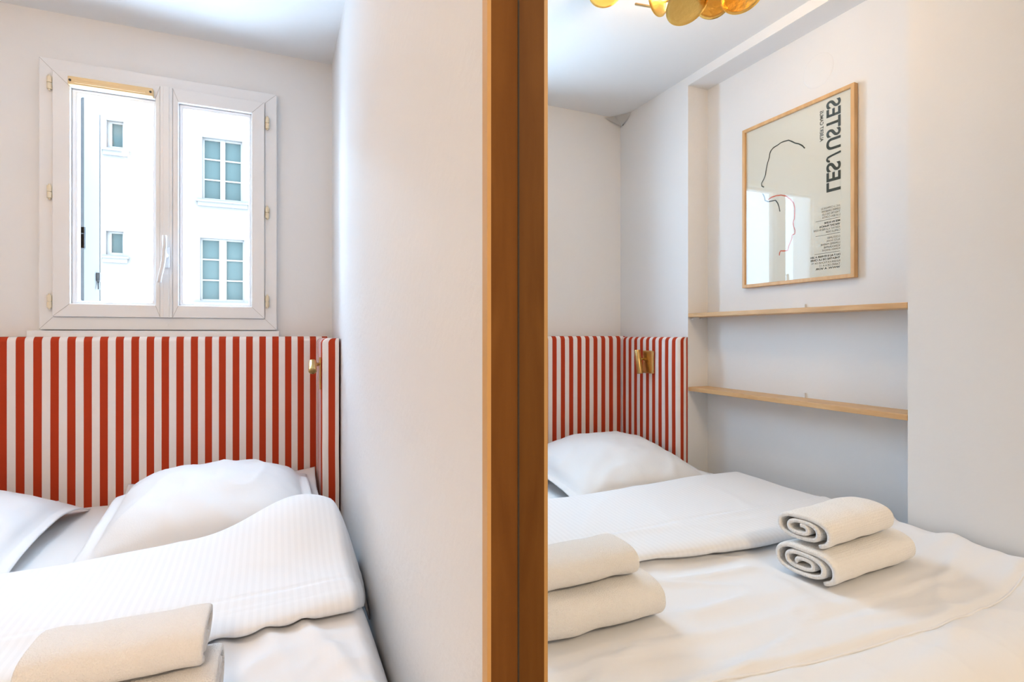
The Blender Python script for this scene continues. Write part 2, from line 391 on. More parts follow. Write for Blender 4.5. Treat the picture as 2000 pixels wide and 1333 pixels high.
for k, r in enumerate(holes):
    x0, x1, z0, z1 = r; sm = k < 2
    fw = .035; bm = bmesh.new(); rect_frame(bm, 'Y', YO+.10, YO+.17, x0, x1, z0, z1, fw*(2.2 if sm else 1), fw, fw*(1.6 if sm else 1), fw)
    if not sm:
        mid = (x0+x1)/2; mw = .05 if k != 3 else .075
        box(bm, mid-mw, mid+mw, YO+.09, YO+.17, z0, z1)
        for f in (1/3, 2/3): box(bm, x0, x1, YO+.115, YO+.17, z0+(z1-z0)*f-.016, z0+(z1-z0)*f+.016)
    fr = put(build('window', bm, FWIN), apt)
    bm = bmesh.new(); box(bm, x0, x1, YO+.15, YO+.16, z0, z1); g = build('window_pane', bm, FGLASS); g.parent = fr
    bm = bmesh.new(); e = .08 if sm else .12
    box(bm, x0-e, x1+e*1.4, YO-.09, YO+.1, z0-.08, z0-.045); box(bm, x0-e*.7, x1+e, YO-.05, YO+.02, z0-.17, z0-.08)
    put(build('window_ledge', bm, FACADE), apt)

# ------------------------------------------------------------------ framed mirror on the right wall
mir = empty('wall_mirror', (XR, .05, .02), 'tall mirror in a slim brown wooden frame on the right wall, reflecting bed and poster', 'mirror')
FY1, FY0, FZ0, FZ1, FX = .4207, -.46, .02, 2.12, .1574
bm = bmesh.new(); rect_frame(bm, 'X', FX, XR-.001, FY0, FY1, FZ0, FZ1, .0107, .0107, .0107, .0107)
fr = put(build('mirror_frame', bm, MIRW), mir); bevel_mod(fr, .0022, 3)
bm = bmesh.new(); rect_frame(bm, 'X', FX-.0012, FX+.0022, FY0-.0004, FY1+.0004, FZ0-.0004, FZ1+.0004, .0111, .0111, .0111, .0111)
ft = put(build('frame_edge', bm, mat('lit_frame_edge', (0.62, 0.36, 0.13), 0.45)), mir); ft['label'] = 'front edge of the mirror frame, coloured paler as if lit by the window'  # window light on the frame's rim, put into a paler colour
bm = bmesh.new(); box(bm, MX, MX+.004, FY0+.0105, FY1-.0105, FZ0+.0105, FZ1-.0105); put(build('mirror_glass', bm, MIRROR), mir)
bm = bmesh.new(); rect_frame(bm, 'X', MX-.0006, MX+.002, FY0+.0106, FY1-.0106, FZ0+.0106, FZ1-.0106, .0012, .0012, .0012, .0012); put(build('mirror_gap_strip', bm, DARK), mir)  # dark strip drawn for the shade in the gap around the glass
bm = bmesh.new(); box(bm, MX+.006, XR-.002, FY0+.0105, FY1-.0105, FZ0+.0105, FZ1-.0105); put(build('backing_board', bm, DARK), mir)

# ------------------------------------------------------------------ headboard (back panel and two side wings)
hb = empty('headboard', (-.6, 2.44, 0.3), 'upholstered headboard in rust red and white vertical stripes wrapping the bed corner', 'headboard')
def wing(name, path, thick, z0, z1, u0, rad, flip=1):
    """padded panel: path is a straight line (p0->p1) of the front face; body lies to the `flip` side. stripes follow the girth"""
    p0, p1 = Vector(path[0]), Vector(path[1]); d = (p1-p0).normalized(); nrm = Vector((d.y, -d.x))*flip   # towards the body
    L = (p1-p0).length; r = rad
    # horizontal outline as list of (point2d, u): back of end 0 -> front -> back of end 1
    out = []
    K = 7
    out.append((p0 + nrm*thick, u0-(thick-r)-r*PI/2)); 
    for i in range(K+1):
        a = i/K*PI/2
        out.append((p0 + d*(r-r*math.cos(a)) + nrm*(r-r*math.sin(a)), u0 + r*(a) - r*PI/2 + r))
    M_ = max(8, int(L/.02))
    for i in range(1, M_): out.append((p0 + d*(r+(L-2*r)*i/M_), u0 + r + (L-2*r)*i/M_))
    for i in range(K+1):
        a = (1-i/K)*PI/2
        out.append((p1 - d*(r-r*math.cos(a)) + nrm*(r-r*math.sin(a)), u0 + L - r + r*(PI/2-a)))
    out.append((p1 + nrm*thick, u0 + L - r + r*PI/2 + thick - r))
    bm = bmesh.new(); uvl = bm.loops.layers.uv.new('UVMap'); cols = []
    cen = (p0+p1)/2 + nrm*thick
    for p, u in out:
        col = []
        depth = thick - (p-p0).dot(nrm)              # how far the cloth stands off the wall here
        zz = [z0, z0+.15, z0+.3, (z0+z1)/2, z1-.12, z1-.06]
        pts = []
        for z in zz: pts.append((p, z))
        for i in range(K+1):
            a = i/K*PI/2; q = p + nrm*max(0, min(depth, depth - 0 if False else 0))
            s = r*(1-math.cos(a))
            pts.append((p + nrm*min(s, depth), z1 - r + r*math.sin(a)))
        pts.append((p + nrm*depth, z1))
        for q, z in pts:
            wob = .0016*N(q.x*9+q.y*13, z*7, 3.3)
            col.append((bm.verts.new((q.x - nrm.x*wob, q.y - nrm.y*wob, z)), u))
        cols.append(col)
    for A, B in zip(cols, cols[1:]):
        for j in range(len(A)-1):
            try: f = bm.faces.new((A[j][0], B[j][0], B[j+1][0], A[j+1][0]))
            except ValueError: continue
            for lp, (u, z) in zip(f.loops, ((A[j][1], A[j][0].co.z), (B[j][1], B[j][0].co.z), (B[j+1][1], B[j+1][0].co.z), (A[j+1][1], A[j+1][0].co.z))): lp[uvl].uv = (u, z)
    # closing board at the back
    b1 = bm.verts.new((*(p0+nrm*(thick-.001)), z0)); b2 = bm.verts.new((*(p1+nrm*(thick-.001)), z0)); b3 = bm.verts.new((*(p1+nrm*(thick-.001)), z1-.002)); b4 = bm.verts.new((*(p0+nrm*(thick-.001)), z1-.002))
    bm.faces.new((b1, b2, b3, b4))
    o = build(name, bm, STRIPE, None, True); return put(o, hb)
HB_T = CZ - .008; HB_B = .40
X0 = -.8224
# u = X - X0 so that a red stripe starts at X0 + n*p
wing('back_panel', ((-1.345, 2.40), (.205, 2.40)), .078, HB_B, HB_T, -1.345 - X0, .020, flip=-1)
wing('side_panel', ((.154, 2.398), (.154, 2.12)), .062, HB_B, HB_T-.006, .0476*1.2-.018, .020, flip=-1)
wing('side_panel', ((-1.297, 1.952), (-1.297, 2.398)), .054, HB_B, HB_T-.004, .0476*.62, .020, flip=-1)

# ------------------------------------------------------------------ reading lamps
# right-hand lamp, aimed at the photographer and down
lr = empty('reading_lamp', (.154, 2.10, CZ-.105), 'small brass spot lamp on the right wing of the striped headboard', 'lamp', 'brass reading lamps')
boxo('wall_plate', (.149, .1545, 2.135, 2.175, CZ-.205, CZ-.085), BRASS, lr, bev=.002)
bm = bmesh.new(); cyl(bm, (.150, 2.145, CZ-.110), (.122, 2.100, CZ-.112), .0062, n=16); put(build('arm', bm, BRASS, smooth=True), lr)
def spot_head(t, c, dirn, ln, r):
    c = Vector(c); dirn = Vector(dirn).normalized(); a = c - dirn*ln/2; b = c + dirn*ln/2
    bm = bmesh.new(); cyl(bm, a, b, r, n=28, caps=False)
    bm.faces.new([v for v in bm.verts][:28][::-1])
    cyl(bm, b, b-dirn*.006, r*.86, r*.80, n=28, caps=False)
    vs = list(bm.verts); o1 = vs[28:56]; i1 = vs[56:84]
    for k in range(28): bm.faces.new((o1[k], o1[(k+1) % 28], i1[(k+1) % 28], i1[k]))
    h = put(build('lamp_head', bm, BRASS, smooth=True), t)
    bevel_mod(h, .0015)
    bm = bmesh.new(); cyl(bm, b-dirn*.008, b-dirn*.005, r*.82, n=28)
    l = build('lens', bm, LENS); l.parent = h
    return h
spot_head(lr, (.1215, 2.083, CZ-.116), (-.06, -.80, -.60), .050, .0138)
# left-hand lamp, head folded down against its plate
ll = empty('reading_lamp', (-1.297, 2.165, CZ-.135), 'small brass reading lamp on the left wing of the striped headboard, seen in the mirror', 'lamp', 'brass reading lamps')
boxo('wall_plate', (-1.299, -1.280, 2.118, 2.190, CZ-.188, CZ-.078), BRASS, ll, bev=.004)
bm = bmesh.new(); cyl(bm, (-1.282, 2.182, CZ-.120), (-1.258, 2.182, CZ-.120), .006, n=16); put(build('arm', bm, BRASS, smooth=True), ll)
spot_head(ll, (-1.252, 2.182, CZ-.133), (.0, -.20, -1), .115, .0150)

# ------------------------------------------------------------------ shelves in the niche
def shelf(z0, label):
    z0 += CZ
    t = empty('wall_shelf', (XN, (NY0+NY1)/2, z0), label, 'shelf', 'oak shelves in the niche')
    boxo('board', (XN+.001, XL+.001, NY0+.001, NY1-.001, z0, z0+.0175), OAK, t, bev=.0015)
    for x in (XN+.045, XL-.02):
        bm = bmesh.new(); cyl(bm, (x, NY1, z0-.008), (x, NY1-.014, z0-.008), .0045, n=12); put(build('shelf_peg', bm, PVC), t)
    bm = bmesh.new(); box(bm, XN, XN+.008, 1.44, 1.448, z0+.0175, z0+.036, bev=.001); put(build('shelf_clip', bm, PVC), t)
shelf(.0785, 'upper light oak shelf in the wall niche just below the framed poster')
shelf(-.2560, 'lower light oak shelf in the wall niche, nearer the bed')

# ------------------------------------------------------------------ framed poster
XPF = XN + .022          # front of the frame
PY0, PY1, PZ0, PZ1 = 1.2391, 1.7263, CZ+.1961, CZ+.8638
ps = empty('framed_poster', (XN, (PY0+PY1)/2, PZ0), 'cream poster with line-drawn profile in a light oak frame above the shelves', 'picture')
bm = bmesh.new(); rect_frame(bm, 'X', XN+.002, XPF, PY0, PY1, PZ0, PZ1, .0135, .0135, .0135, .0135)
o = put(build('picture_frame', bm, OAKZ), ps); bevel_mod(o, .0015)
XPAP = XN + .012
sheet_o = boxo('poster_sheet', (XPAP-.003, XPAP, PY0+.012, PY1-.012, PZ0+.012, PZ1-.012), PAPER, ps)
boxo('glass_front', (XPAP+.003, XPAP+.0045, PY0+.013, PY1-.013, PZ0+.013, PZ1-.013), PICGLASS, ps)
XV = 2*MX - XPAP
def pp(px, py):
    p = mirror_plane_point(px, py, XV); return Vector((XPAP+.0006, p[1], p[2]))
def text_part(name, body, corner_bl, along, up, width, height, m, bold=0.0):
    """flat printed lettering: lower-left corner, reading direction, letter-up direction, overall width and cap height"""
    cu = bpy.data.curves.new(name, 'FONT'); cu.body = body; cu.offset = bold; cu.resolution_u = 6
    tmp = bpy.data.objects.new(name, cu); COL.objects.link(tmp)
    bpy.context.view_layer.update()
    me = bpy.data.meshes.new_from_object(tmp.evaluated_get(bpy.context.evaluated_depsgraph_get()))
    bpy.data.objects.remove(tmp)
    xs = [v.co.x for v in me.vertices]; ys = [v.co.y for v in me.vertices]
    x0, x1, y0, y1 = min(xs), max(xs), min(ys), max(ys)
    along = Vector(along); up = Vector(up)
    for v in me.vertices:
        v.co = Vector(corner_bl) + along*((v.co.x-x0)/(x1-x0)*width) + up*((v.co.y-y0)/(y1-y0)*height)
    o = link(name, me, m); put(o, ps); return o
UPZ, AY = Vector((0, 0, 1)), Vector((0, 1, 0))
for body, r0, r1 in (('LES', 377, 321), ('USTES', 296, 200)):
    a = pp(1614, r0); b = pp(1614, r1); c_ = pp(1642.5, r0)
    text_part('poster_title', body, a, UPZ, -AY, b.z-a.z, a.y - c_.y, INK, .022)
a = pp(1601.5, 278); b = pp(1601.5, 218); c_ = pp(1608.5, 275)
text_part('poster_author', 'ALBERT CAMUS', a, UPZ, -AY, b.z-a.z, a.y-c_.y, INK, .02)
rows = [(400.5, 'AVEC LA COMPAGNIE DU', 37, 0), (406.5, 'CLEMENT CARABEDIAN', 36, 0), (412.5, 'THEATRE DES ILES', 35, 0), (418.5, 'LUCIEN COSTA', 35, 0), (424, None, 48, 0),
        (430, 'MISE EN SCENE', 31, 1), (436.5, 'VINCENT FRANCHI', 40, 1), (442.5, 'ASSISTANT A LA MISE EN SCENE', 52, 0), (448.5, 'CAMILLE DESIR', 28, 0), (454, None, 48, 0),
        (461, 'COSTUMES', 25, 0), (467, 'ALICE DUVAL', 27, 0), (473, 'LUMIERES MARINE', 38, 0), (479, 'SCENOGRAPHIE', 32, 0), (485, 'ROMAIN LEVEQUE', 35, 0), (490.5, None, 50, 0),
        (496.5, 'DU 7 AU 8 FEVRIER A 20H', 58, 1), (502.5, 'THEATRE DE LA CRIEE', 58, 1), (509, 'RESERVATIONS 04 91', 56, 0), (515, 'TARIFS DE 6 A 13', 40, 0), (521, 'WWW. A VOIR', 48, 1)]
yl = pp(1641, 450).y; zt = pp(1641, 398.0).z; zb = pp(1641, 526).z
for k, (py, s, wpx, bd) in enumerate(rows):
    z = zt + (zb-zt)*(py-398)/(526-398); y1 = pp(1641-wpx, py).y
    if s is None:
        bm = bmesh.new(); box(bm, XPAP+.0003, XPAP+.0006, yl, y1, z-.0006, z+.0006); put(build('poster_rule', bm, INKT), ps)
    else:
        text_part('poster_line', s, Vector((XPAP+.0006, yl, z-.0035)), AY, UPZ, y1-yl, .0072, INK if bd else INKT, .02 if bd else 0.0)
def stroke(name, pix, r, m):
    bm = bmesh.new(); pts = [pp(*q) for q in pix]
    P2 = []
    for i in range(len(pts)-1):
        for k in range(4): P2.append(pts[i].lerp(pts[i+1], k/4))
    P2.append(pts[-1]); lft, rgt = [], []
    for i, p in enumerate(P2):
        d = (P2[min(i+1, len(P2)-1)] - P2[max(i-1, 0)]).normalized(); nn = Vector((0, -d.z, d.y))
        ww = r*(1+(.25 if r < .003 else 0)*N(i*.3, r*1000))
        lft.append(bm.verts.new(p+nn*ww)); rgt.append(bm.verts.new(p-nn*ww))
    for i in range(len(P2)-1): bm.faces.new((lft[i], lft[i+1], rgt[i+1], rgt[i]))
    put(build(name, bm, m), ps)
stroke('poster_title', [(1642.5, 295.5), (1633, 300), (1622, 305.5), (1617, 308.5), (1615.3, 312), (1616, 315), (1619.5, 316), (1621, 315)], .0036, INK)
Z1 = lambda x, y: (1430+x/6.06, 150+y/6.06); Z2 = lambda x, y: (1430+x/6.06, 350+y/6.06)
stroke('drawn_head_line', [Z1(862,848), Z1(830,815), Z1(790,795), Z1(750,788), Z1(710,768), Z1(670,752), Z1(620,765), Z1(580,780), Z1(540,810), Z1(490,840), Z1(460,875), Z1(445,915), Z1(440,960), Z1(420,1020), Z1(405,1090), Z1(395,1165), Z1(375,1215), Z1(348,1265), Z1(352,1295), Z1(378,1308)], .0022, INK)
stroke('drawn_ear_line', [Z2(362,172), Z2(385,215), Z2(390,255), Z2(430,268), Z2(480,258), Z2(515,252), Z2(540,285), Z2(556,330), Z2(566,385)], .0022, INK)
stroke('drawn_face_line', [Z2(425,245), Z2(470,215), Z2(520,198), Z2(580,190), Z2(640,202), Z2(690,238), Z2(728,285), Z2(742,340), Z2(740,410), Z2(738,470), Z2(722,510), Z2(728,560), Z2(744,605), Z2(742,650), Z2(710,662), Z2(708,705), Z2(692,745), Z2(672,790), Z2(660,845), Z2(610,852), Z2(575,850), Z2(562,875), Z2(560,905)], .0022, REDINK)

# ------------------------------------------------------------------ bed
bed = empty('double_bed', (-.58, 1.45, 0), 'double bed filling the alcove between both walls, in front of the striped headboard', 'bed')
for x in (-1.22, .06):
    for y in (.62, 2.2):
        bm = bmesh.new(); cyl(bm, (x, y, 0), (x, y, .14), .022, .028, n=20); put(build('leg', bm, OAKZ), bed)
boxo('bed_base', (-1.28, .145, .53, 2.39, .14, .30), LINEN, bed, bev=.02)
ZS = CZ - .613
def soft_box(name, x0, x1, y0, y1, z0, z1, m, parent, amp=.002, r=.04):
    bm = bmesh.new(); box(bm, x0, x1, y0, y1, z0, z1)
    bmesh.ops.subdivide_edges(bm, edges=bm.edges[:], cuts=50, use_grid_fill=True)
    for v in bm.verts:
        c = v.co
        for ax, (lo, hi) in enumerate(((x0, x1), (y0, y1), (z0, z1))):
            pass
        # round the box: clamp to an inner box and push out by r
        q = Vector((min(max(c.x, x0+r), x1-r), min(max(c.y, y0+r), y1-r), min(max(c.z, z0+r), z1-r)))
        d = c-q
        if d.length > 1e-9: c = q + d.normalized()*min(r, d.length) if d.length > r else c
        v.co = c
        if c.z > z1-r: v.co.z += amp*N(c.x*5, c.y*9, 1.7) + amp*.6*N(c.x*16, c.y*6, 5)
    o = build(name, bm, m, None, True); return put(o, parent)
soft_box('mattress', -1.292, .150, .50, 2.395, .30, ZS, SHEET, bed, amp=.004)

# pillows
def pillow(name, cx, cy, zc_, w_, l_, th, rot, label, seed, tilt=0.0, group='white pillows', drop=0.0, flange=.035, slump=(0, 0, 0), floor=None):
    n = 64; bm = bmesh.new(); top, bot = [], []
    R = Matrix.Rotation(rot, 3, 'Z') @ Matrix.Rotation(tilt, 3, 'X')
    for i in range(n+1):
        tr, br = [], []
        for j in range(n+1):
            u = -1+2*i/n; v = -1+2*j/n
            # denser near the rim
            u = math.copysign(abs(u)**.8, u) if u else 0.0; v = math.copysign(abs(v)**.8, v) if v else 0.0
            fl = 1 - 2*flange/w_
            a, b = min(1, abs(u)/fl), min(1, abs(v)/fl)
            f = (max(0, 1-a**2.4)**.62)*(max(0, 1-b**2.4)**.62)
            bow = 1 - .045*(1-abs(v)**2)*abs(u)**3; bow2 = 1 - .045*(1-abs(u)**2)*abs(v)**3
            x = u*w_/2*bow; y = v*l_/2*bow2
            corner = (abs(u)*abs(v))**3
            wr = .0075*N(u*3.1+seed, v*3.1, seed*2.3)*min(1, f*3) + .0045*N((u+v)*5+seed, (u-v)*1.7, seed)*min(1, f*2.5)
            edge = max(abs(u), abs(v))
            wr += .0065*ridge(u*1.3+v*.9+seed, v*.9-u*1.8, seed*1.7)*min(1, f*2) 
            wr += .012*N(math.atan2(v, u)*5+seed, edge*1.5, seed*7)*max(0, edge-.55)*1.3
            base = -drop*corner*(1 if v > 0 else .35) + slump[0]*u + slump[1]*v + slump[2]*u*v
            z1_ = base + th*.58*f + wr + .0014
            z2_ = base - th*.42*f - .0014 + wr*.25
            pt, pb = R @ Vector((x, y, z1_)), R @ Vector((x, y, z2_))
            if floor:
                fz = max(ZS+.006, floor(cx+pb.x, cy+pb.y)+.002) - zc_; e_ = max(0, fz-pb.z); pb.z += e_
                pt.z = max(pt.z, pb.z+.003+.004*(1-edge))
            tr.append(bm.verts.new(pt)); br.append(bm.verts.new(pb))
        top.append(tr); bot.append(br)
    for i in range(n):
        for j in range(n):
            bm.faces.new((top[i][j], top[i+1][j], top[i+1][j+1], top[i][j+1])); bm.faces.new((bot[i][j], bot[i][j+1], bot[i+1][j+1], bot[i+1][j]))
    for j in range(n):
        bm.faces.new((top[0][j], top[0][j+1], bot[0][j+1], bot[0][j])); bm.faces.new((top[n][j+1], top[n][j], bot[n][j], bot[n][j+1]))
        bm.faces.new((top[j+1][0], top[j][0], bot[j][0], bot[j+1][0])); bm.faces.new((top[j][n], top[j+1][n], bot[j+1][n], bot[j][n]))
    o = build(name, bm, LINEN, None, True); o.location = (cx, cy, zc_)
    return tag(o, label, 'pillow', group)
LIMZ = ZS
flat = lambda x, y: ZS
def over(o):
    """height of the top face of pillow o at (x, y), sampled from its mesh"""
    from mathutils.bvhtree import BVHTree
    T = BVHTree.FromPolygons([v.co + o.location for v in o.data.vertices], [p.vertices[:] for p in o.data.polygons])
    def f(x, y):
        h = T.ray_cast(Vector((x, y, 3)), Vector((0, 0, -1)))
        return h[0].z if h[0] else ZS
    return f
p_lr = pillow('pillow', -.165, 2.045, ZS+.036, .64, .66, .075, 0.02, 'lower white pillow of the right pair, its crumpled corner against the right wing', 3.1, tilt=.05, drop=-.015, floor=flat)
p_ur = pillow('pillow', -.178, 1.955, ZS+.080, .60, .64, .165, 0.03, 'plump upper white pillow of the right pair, its near side under the duvet', 5.7, tilt=.10, drop=.085, floor=over(p_lr))
p_ll = pillow('pillow', -.992, 2.010, ZS+.036, .60, .66, .085, -.04, 'lower white pillow of the left pair, its end showing beside the wall niche', 8.2, tilt=.02, floor=flat)
p_ul = pillow('pillow', -.935, 1.965, ZS+.064, .69, .68, .150, 0.0, 'upper white pillow of the left pair, leaning on the headboard corner', 11.4, tilt=.11, drop=.065, slump=(-.012, 0, -.026), floor=over(p_ll))

# duvet
DX0, DX1 = -1.335, .219
def sstep(a, b, x):
    t = max(0, min(1, (x-a)/(b-a))); return t*t*(3-2*t)
def seam_y(x): return .657 + .18*(x+.8)**2 + .003*math.sin(x*7) if x < -.3 else .702 + .003*math.sin(x*7)
def side_drop(x):
    """the long side rolls over the mattress edge and tucks down against the wall"""
    t = max(0, (x-.146)/.073); return .16*t**1.6
def body_z(x, y):
    z = CZ - .583
    z += .006*N(x*2.2, y*3.0, 2) + .0035*N(x*2.5+4, y*11, 6) + .002*N(x*9, y*12, 9)
    z += .007*ridge(x*1.6+7, y*7+x*.8, 4.4) + .004*ridge(x*4+2, y*9-x*2, 8.1)
    z += .008*math.exp(-((x-.03)/.10)**2 - ((y-1.02)/.16)**2)
    # diagonal pulls running out of the fold on the right
    for (ax, ay, bx, by, h, wd) in ((-.10, 1.16, -.02, .72, .013, .022), (-.02, 1.17, .06, .78, .011, .018), (.05, 1.16, .15, .84, .010, .016), (-.22, 1.12, -.10, .62, .008, .024), (.10, 1.05, .17, .70, .008, .015)):
        dx, dy = bx-ax, by-ay; L = math.hypot(dx, dy); t = max(0, min(1, ((x-ax)*dx+(y-ay)*dy)/L/L)); dd = math.hypot(x-ax-t*dx, y-ay-t*dy)
        z += h*math.exp(-(dd/wd)**2)*(1-t)
    # long soft creases across the bed
    for yc, h, wd, ph in ((1.045, .017, .022, 0), (.895, .019, .024, 1), (.80, .006, .016, 2), (.745, -.004, .012, 4)):
        z += h*math.exp(-((y-yc-.02*math.sin(x*2.5+ph))/wd)**2)*(.55+.45*math.sin(x*3+ph))*sstep(.1, -.1, x)
    z += .006*ridge(x*7, y*1.4, 15)*sstep(.70, .56, y)
    # pressed flat under the towels
    for tx, ty, hx in ((-.22, .97, .15), (-.94, .925, .18)):
        m_ = sstep(hx+.05, hx, abs(x-tx))*sstep(.145, .095, abs(y-ty)); z += (CZ-.583-z)*m_
    # seam near the foot
    z += -.006*math.exp(-((y-seam_y(x))/.007)**2) + .004*math.exp(-((y-seam_y(x)-.02)/.012)**2)
    # rounded long edges
    z += .030*(1-sstep(-1.32, -1.10, x))
    e = x-DX0; z -= .009*max(0, 1-e/.035)**2.2
    z -= side_drop(x)
    return z
def sheet_mesh(name, xs, prof, m, parent, thick, smooth=True):
    """prof(x, j) -> (y, z) for every row j; solid cloth of the given thickness"""
    bm = bmesh.new(); G = []
    for x in xs:
        G.append([bm.verts.new((x + dx_, y, z)) for (dx_, y, z) in prof(x)])
    for A, B in zip(G, G[1:]):
        for j in range(len(A)-1): bm.faces.new((A[j], B[j], B[j+1], A[j+1]))
    bmesh.ops.recalc_face_normals(bm, faces=bm.faces[:])
    me = bpy.data.meshes.new(name); bm.to_mesh(me); bm.free()
    for p in me.polygons: p.use_smooth = smooth
    o = link(name, me, m)
    md = o.modifiers.new('thickness', 'SOLIDIFY'); md.thickness = thick; md.offset = -1
    if parent: put(o, parent)
    return o
duv = empty('duvet', (-.58, 1.0, CZ-.6), 'white duvet with its top end folded back in a wide satin-striped cuff', 'duvet')
NX = 190; xs = [DX0 + (DX1-DX0)*i/NX for i in range(NX+1)]
def body_prof(x):
    out = []; rr = .14
    # hem at the foot, up the front, over the rounded edge, then along the top
    for k in range(16):
        z = .30 + (CZ-.583-rr-.30)*k/15
        out.append((0, .465 + .014*N(x*7, z*2, 4)*(1-k/15*.6) + .006*math.sin(x*42+N(x*3, 0)*6)*(1-k/15), z))
    yt = .465+rr
    for k in range(1, 12):
        a = k/12*PI/2
        out.append((0, yt - rr*math.cos(a) + .006*N(x*7, .6, 4)*(1-k/12), body_z(x, yt) - rr + rr*math.sin(a)))
    y = yt
    while y < 1.36:
        out.append((0, y, body_z(x, y))); y += .0085
    return out
sheet_mesh('duvet_body', xs, body_prof, DUVET, duv, .02)
bm = bmesh.new()
tube(bm, [(x, seam_y(x), body_z(x, seam_y(x))+.002) for x in [DX0+.03+(DX1-DX0-.06)*i/80 for i in range(81)]], .0022, 8)
put(build('piping', bm, DUVET, smooth=True), duv)
# folded cuff
def front_y(x): t = (x-DX0)/(DX1-DX0); return 1.035 + .12*t + .004*math.sin(x*9) + .33*max(0, (x-.146)/.073)**1.5
def rear_y(x): return 1.60 + .015*math.sin(x*3.3) + .04*sstep(-.2, .12, x)
def cuff_top(x, y):
    z = CZ - .545 + .005*N(x*2.5, y*3, 12) + .002*N(x*4, y*11, 17) + .004*ridge(x*1.1+3, y*6, 2.2)*sstep(1.35, 1.1, y) + .0025*ridge(x*3, y*3+x, 9.2)
    z += .092*math.exp(-((x-.06)/.16)**2)*sstep(1.30, 1.62, y) + .018*math.exp(-((x+.25)/.2)**2)*sstep(1.4, 1.6, y)
    z += .010*math.exp(-((x+1.0)/.3)**2)*sstep(1.4, 1.6, y)
    z += -.0035*math.exp(-((y-1.262-.01*N(x*2, 3))/.006)**2) + .003*math.exp(-((y-1.245)/.02)**2)
    for k in range(4):
        yc = 1.19 + .012*k + .01*math.sin(x*4+k); z += .0018*math.exp(-((y-yc)/.005)**2)*(.5+.5*math.sin(x*6+k*2))*sstep(-.5, 0, x)
    e = x-DX0; z -= .022*max(0, 1-e/.04)**2.2
    z -= side_drop(x)*(1+.15*N(y*13, 5))
    return z
def cuff_prof(x):
    out = []; yf, yr = front_y(x), rear_y(x); zt = cuff_top(x, yf+.045); zb = body_z(x, yf+.02)+.003
    r = (zt-zb)/2; out.append((0, yf+.10, body_z(x, yf+.10)+.003)); out.append((0, yf+.05, zb))
    for k in range(0, 13):
        a = -PI/2 + k/12*PI
        out.append((0, yf + .045 - .045*math.cos(a), zb + r + r*math.sin(a)))
    n = 64
    for k in range(1, n+1):
        y = yf+.045 + (yr-yf-.045)*k/n; dx_ = 0
        out.append((dx_, y, cuff_top(x, y)))
    zt = cuff_top(x, yr)
    for k in range(1, 9):
        a = k/8*PI
        out.append((0, yr + .014*math.sin(a), zt - .013 + .013*math.cos(a)))
    lo = zt - .026
    for k in range(1, 12): out.append((0, yr - .02*k, lo + (cuff_top(x, yr-.02*k)-zt) - .004))
    return out
cf = sheet_mesh('folded_cuff', xs, cuff_prof, SATIN, duv, .004)
tag(cf, 'satin-striped white cuff')

# ------------------------------------------------------------------ towels
def towel(name, xa, xb, yc, z0, depth, height, m, label, seed, turns=3.2, th=.0078, skew=0.0, spiral_end=1, rot=0.0):
    """rolled and flattened towel, axis along X; cross-section is one thick cloth band wound inward"""
    L = xb-xa; a0, b0 = depth/2, height/2
    def curve(s):       # s in [0, turns]; 0 = outer
        k = s/turns; aa = a0 - th/2 - (a0-th*1.4)*k*.96; bb = b0 - th/2 - (b0-th*.9)*k*.93
        ph = -2.2 - s*2*PI
        c, s_ = math.cos(ph), math.sin(ph)
        e = 2/2.5
        y = aa*math.copysign(abs(c)**e, c); z = bb*math.copysign(abs(s_)**e, s_)
        w_ = .004*N(s*2.2+seed, seed)*(k)
        return y, z + w_
    n = int(turns*56); pts = [curve(turns*i/n) for i in range(n+1)]
    offs = []
    for i, (y, z) in enumerate(pts):
        y1, z1_ = pts[min(i+1, n)]; y0_, z0_ = pts[max(i-1, 0)]; dy, dz = y1-y0_, z1_-z0_; l = math.hypot(dy, dz) or 1
        offs.append((-dz/l, dy/l))
    bm = bmesh.new(); NXs = 30
    xsn = [-1, -.985, -.96, -.9] + [-.9+1.8*k/NXs for k in range(1, NXs)] + [.9, .96, .985, 1]
    secs = []
    for xi, q in enumerate(xsn):
        ed = max(0, (abs(q)-.93)/.07); h = th/2*(1-.35*ed**3)
        sag = 1 - .035*ed**2
        o_, i_ = [], []
        xx = q*L/2
        for k, ((y, z), (ny, nz)) in enumerate(zip(pts, offs)):
            fr_ = k/n
            bul = .0035*N(q*2.5+seed, y*14, z*14+seed) if fr_ < 1.2/turns else 0
            tele = (.006*N(seed*3, fr_*turns*1.5)) * abs(q)**6
            sc_ = sag*(1 + .05*N(q*1.3+seed*2, 0))
            yy = (y + ny*bul)*sc_ + skew*q; zz = (z + nz*bul)*sc_
            o_.append(bm.verts.new((xx+tele, yy+ny*h, zz+nz*h))); i_.append(bm.verts.new((xx+tele, yy-ny*h, zz-nz*h)))
        secs.append((o_, i_))
    for (o1, i1), (o2, i2) in zip(secs, secs[1:]):
        for k in range(n):
            bm.faces.new((o1[k], o1[k+1], o2[k+1], o2[k])); bm.faces.new((i1[k+1], i1[k], i2[k], i2[k+1]))
        bm.faces.new((o1[0], o2[0], i2[0], i1[0])); bm.faces.new((o2[n], o1[n], i1[n], i2[n]))
    for (o_, i_), rv in ((secs[0], 1), (secs[-1], 0)):
        for k in range(n): bm.faces.new((o_[k], i_[k], i_[k+1], o_[k+1]) if rv else (o_[k+1], i_[k+1], i_[k], o_[k]))
    o = build(name, bm, m, None, True); o.location = ((xa+xb)/2, yc, z0+height/2); o.rotation_euler = (0, 0, rot)
    return tag(o, label, 'towel', 'rolled white towels')
ZD = CZ - .583
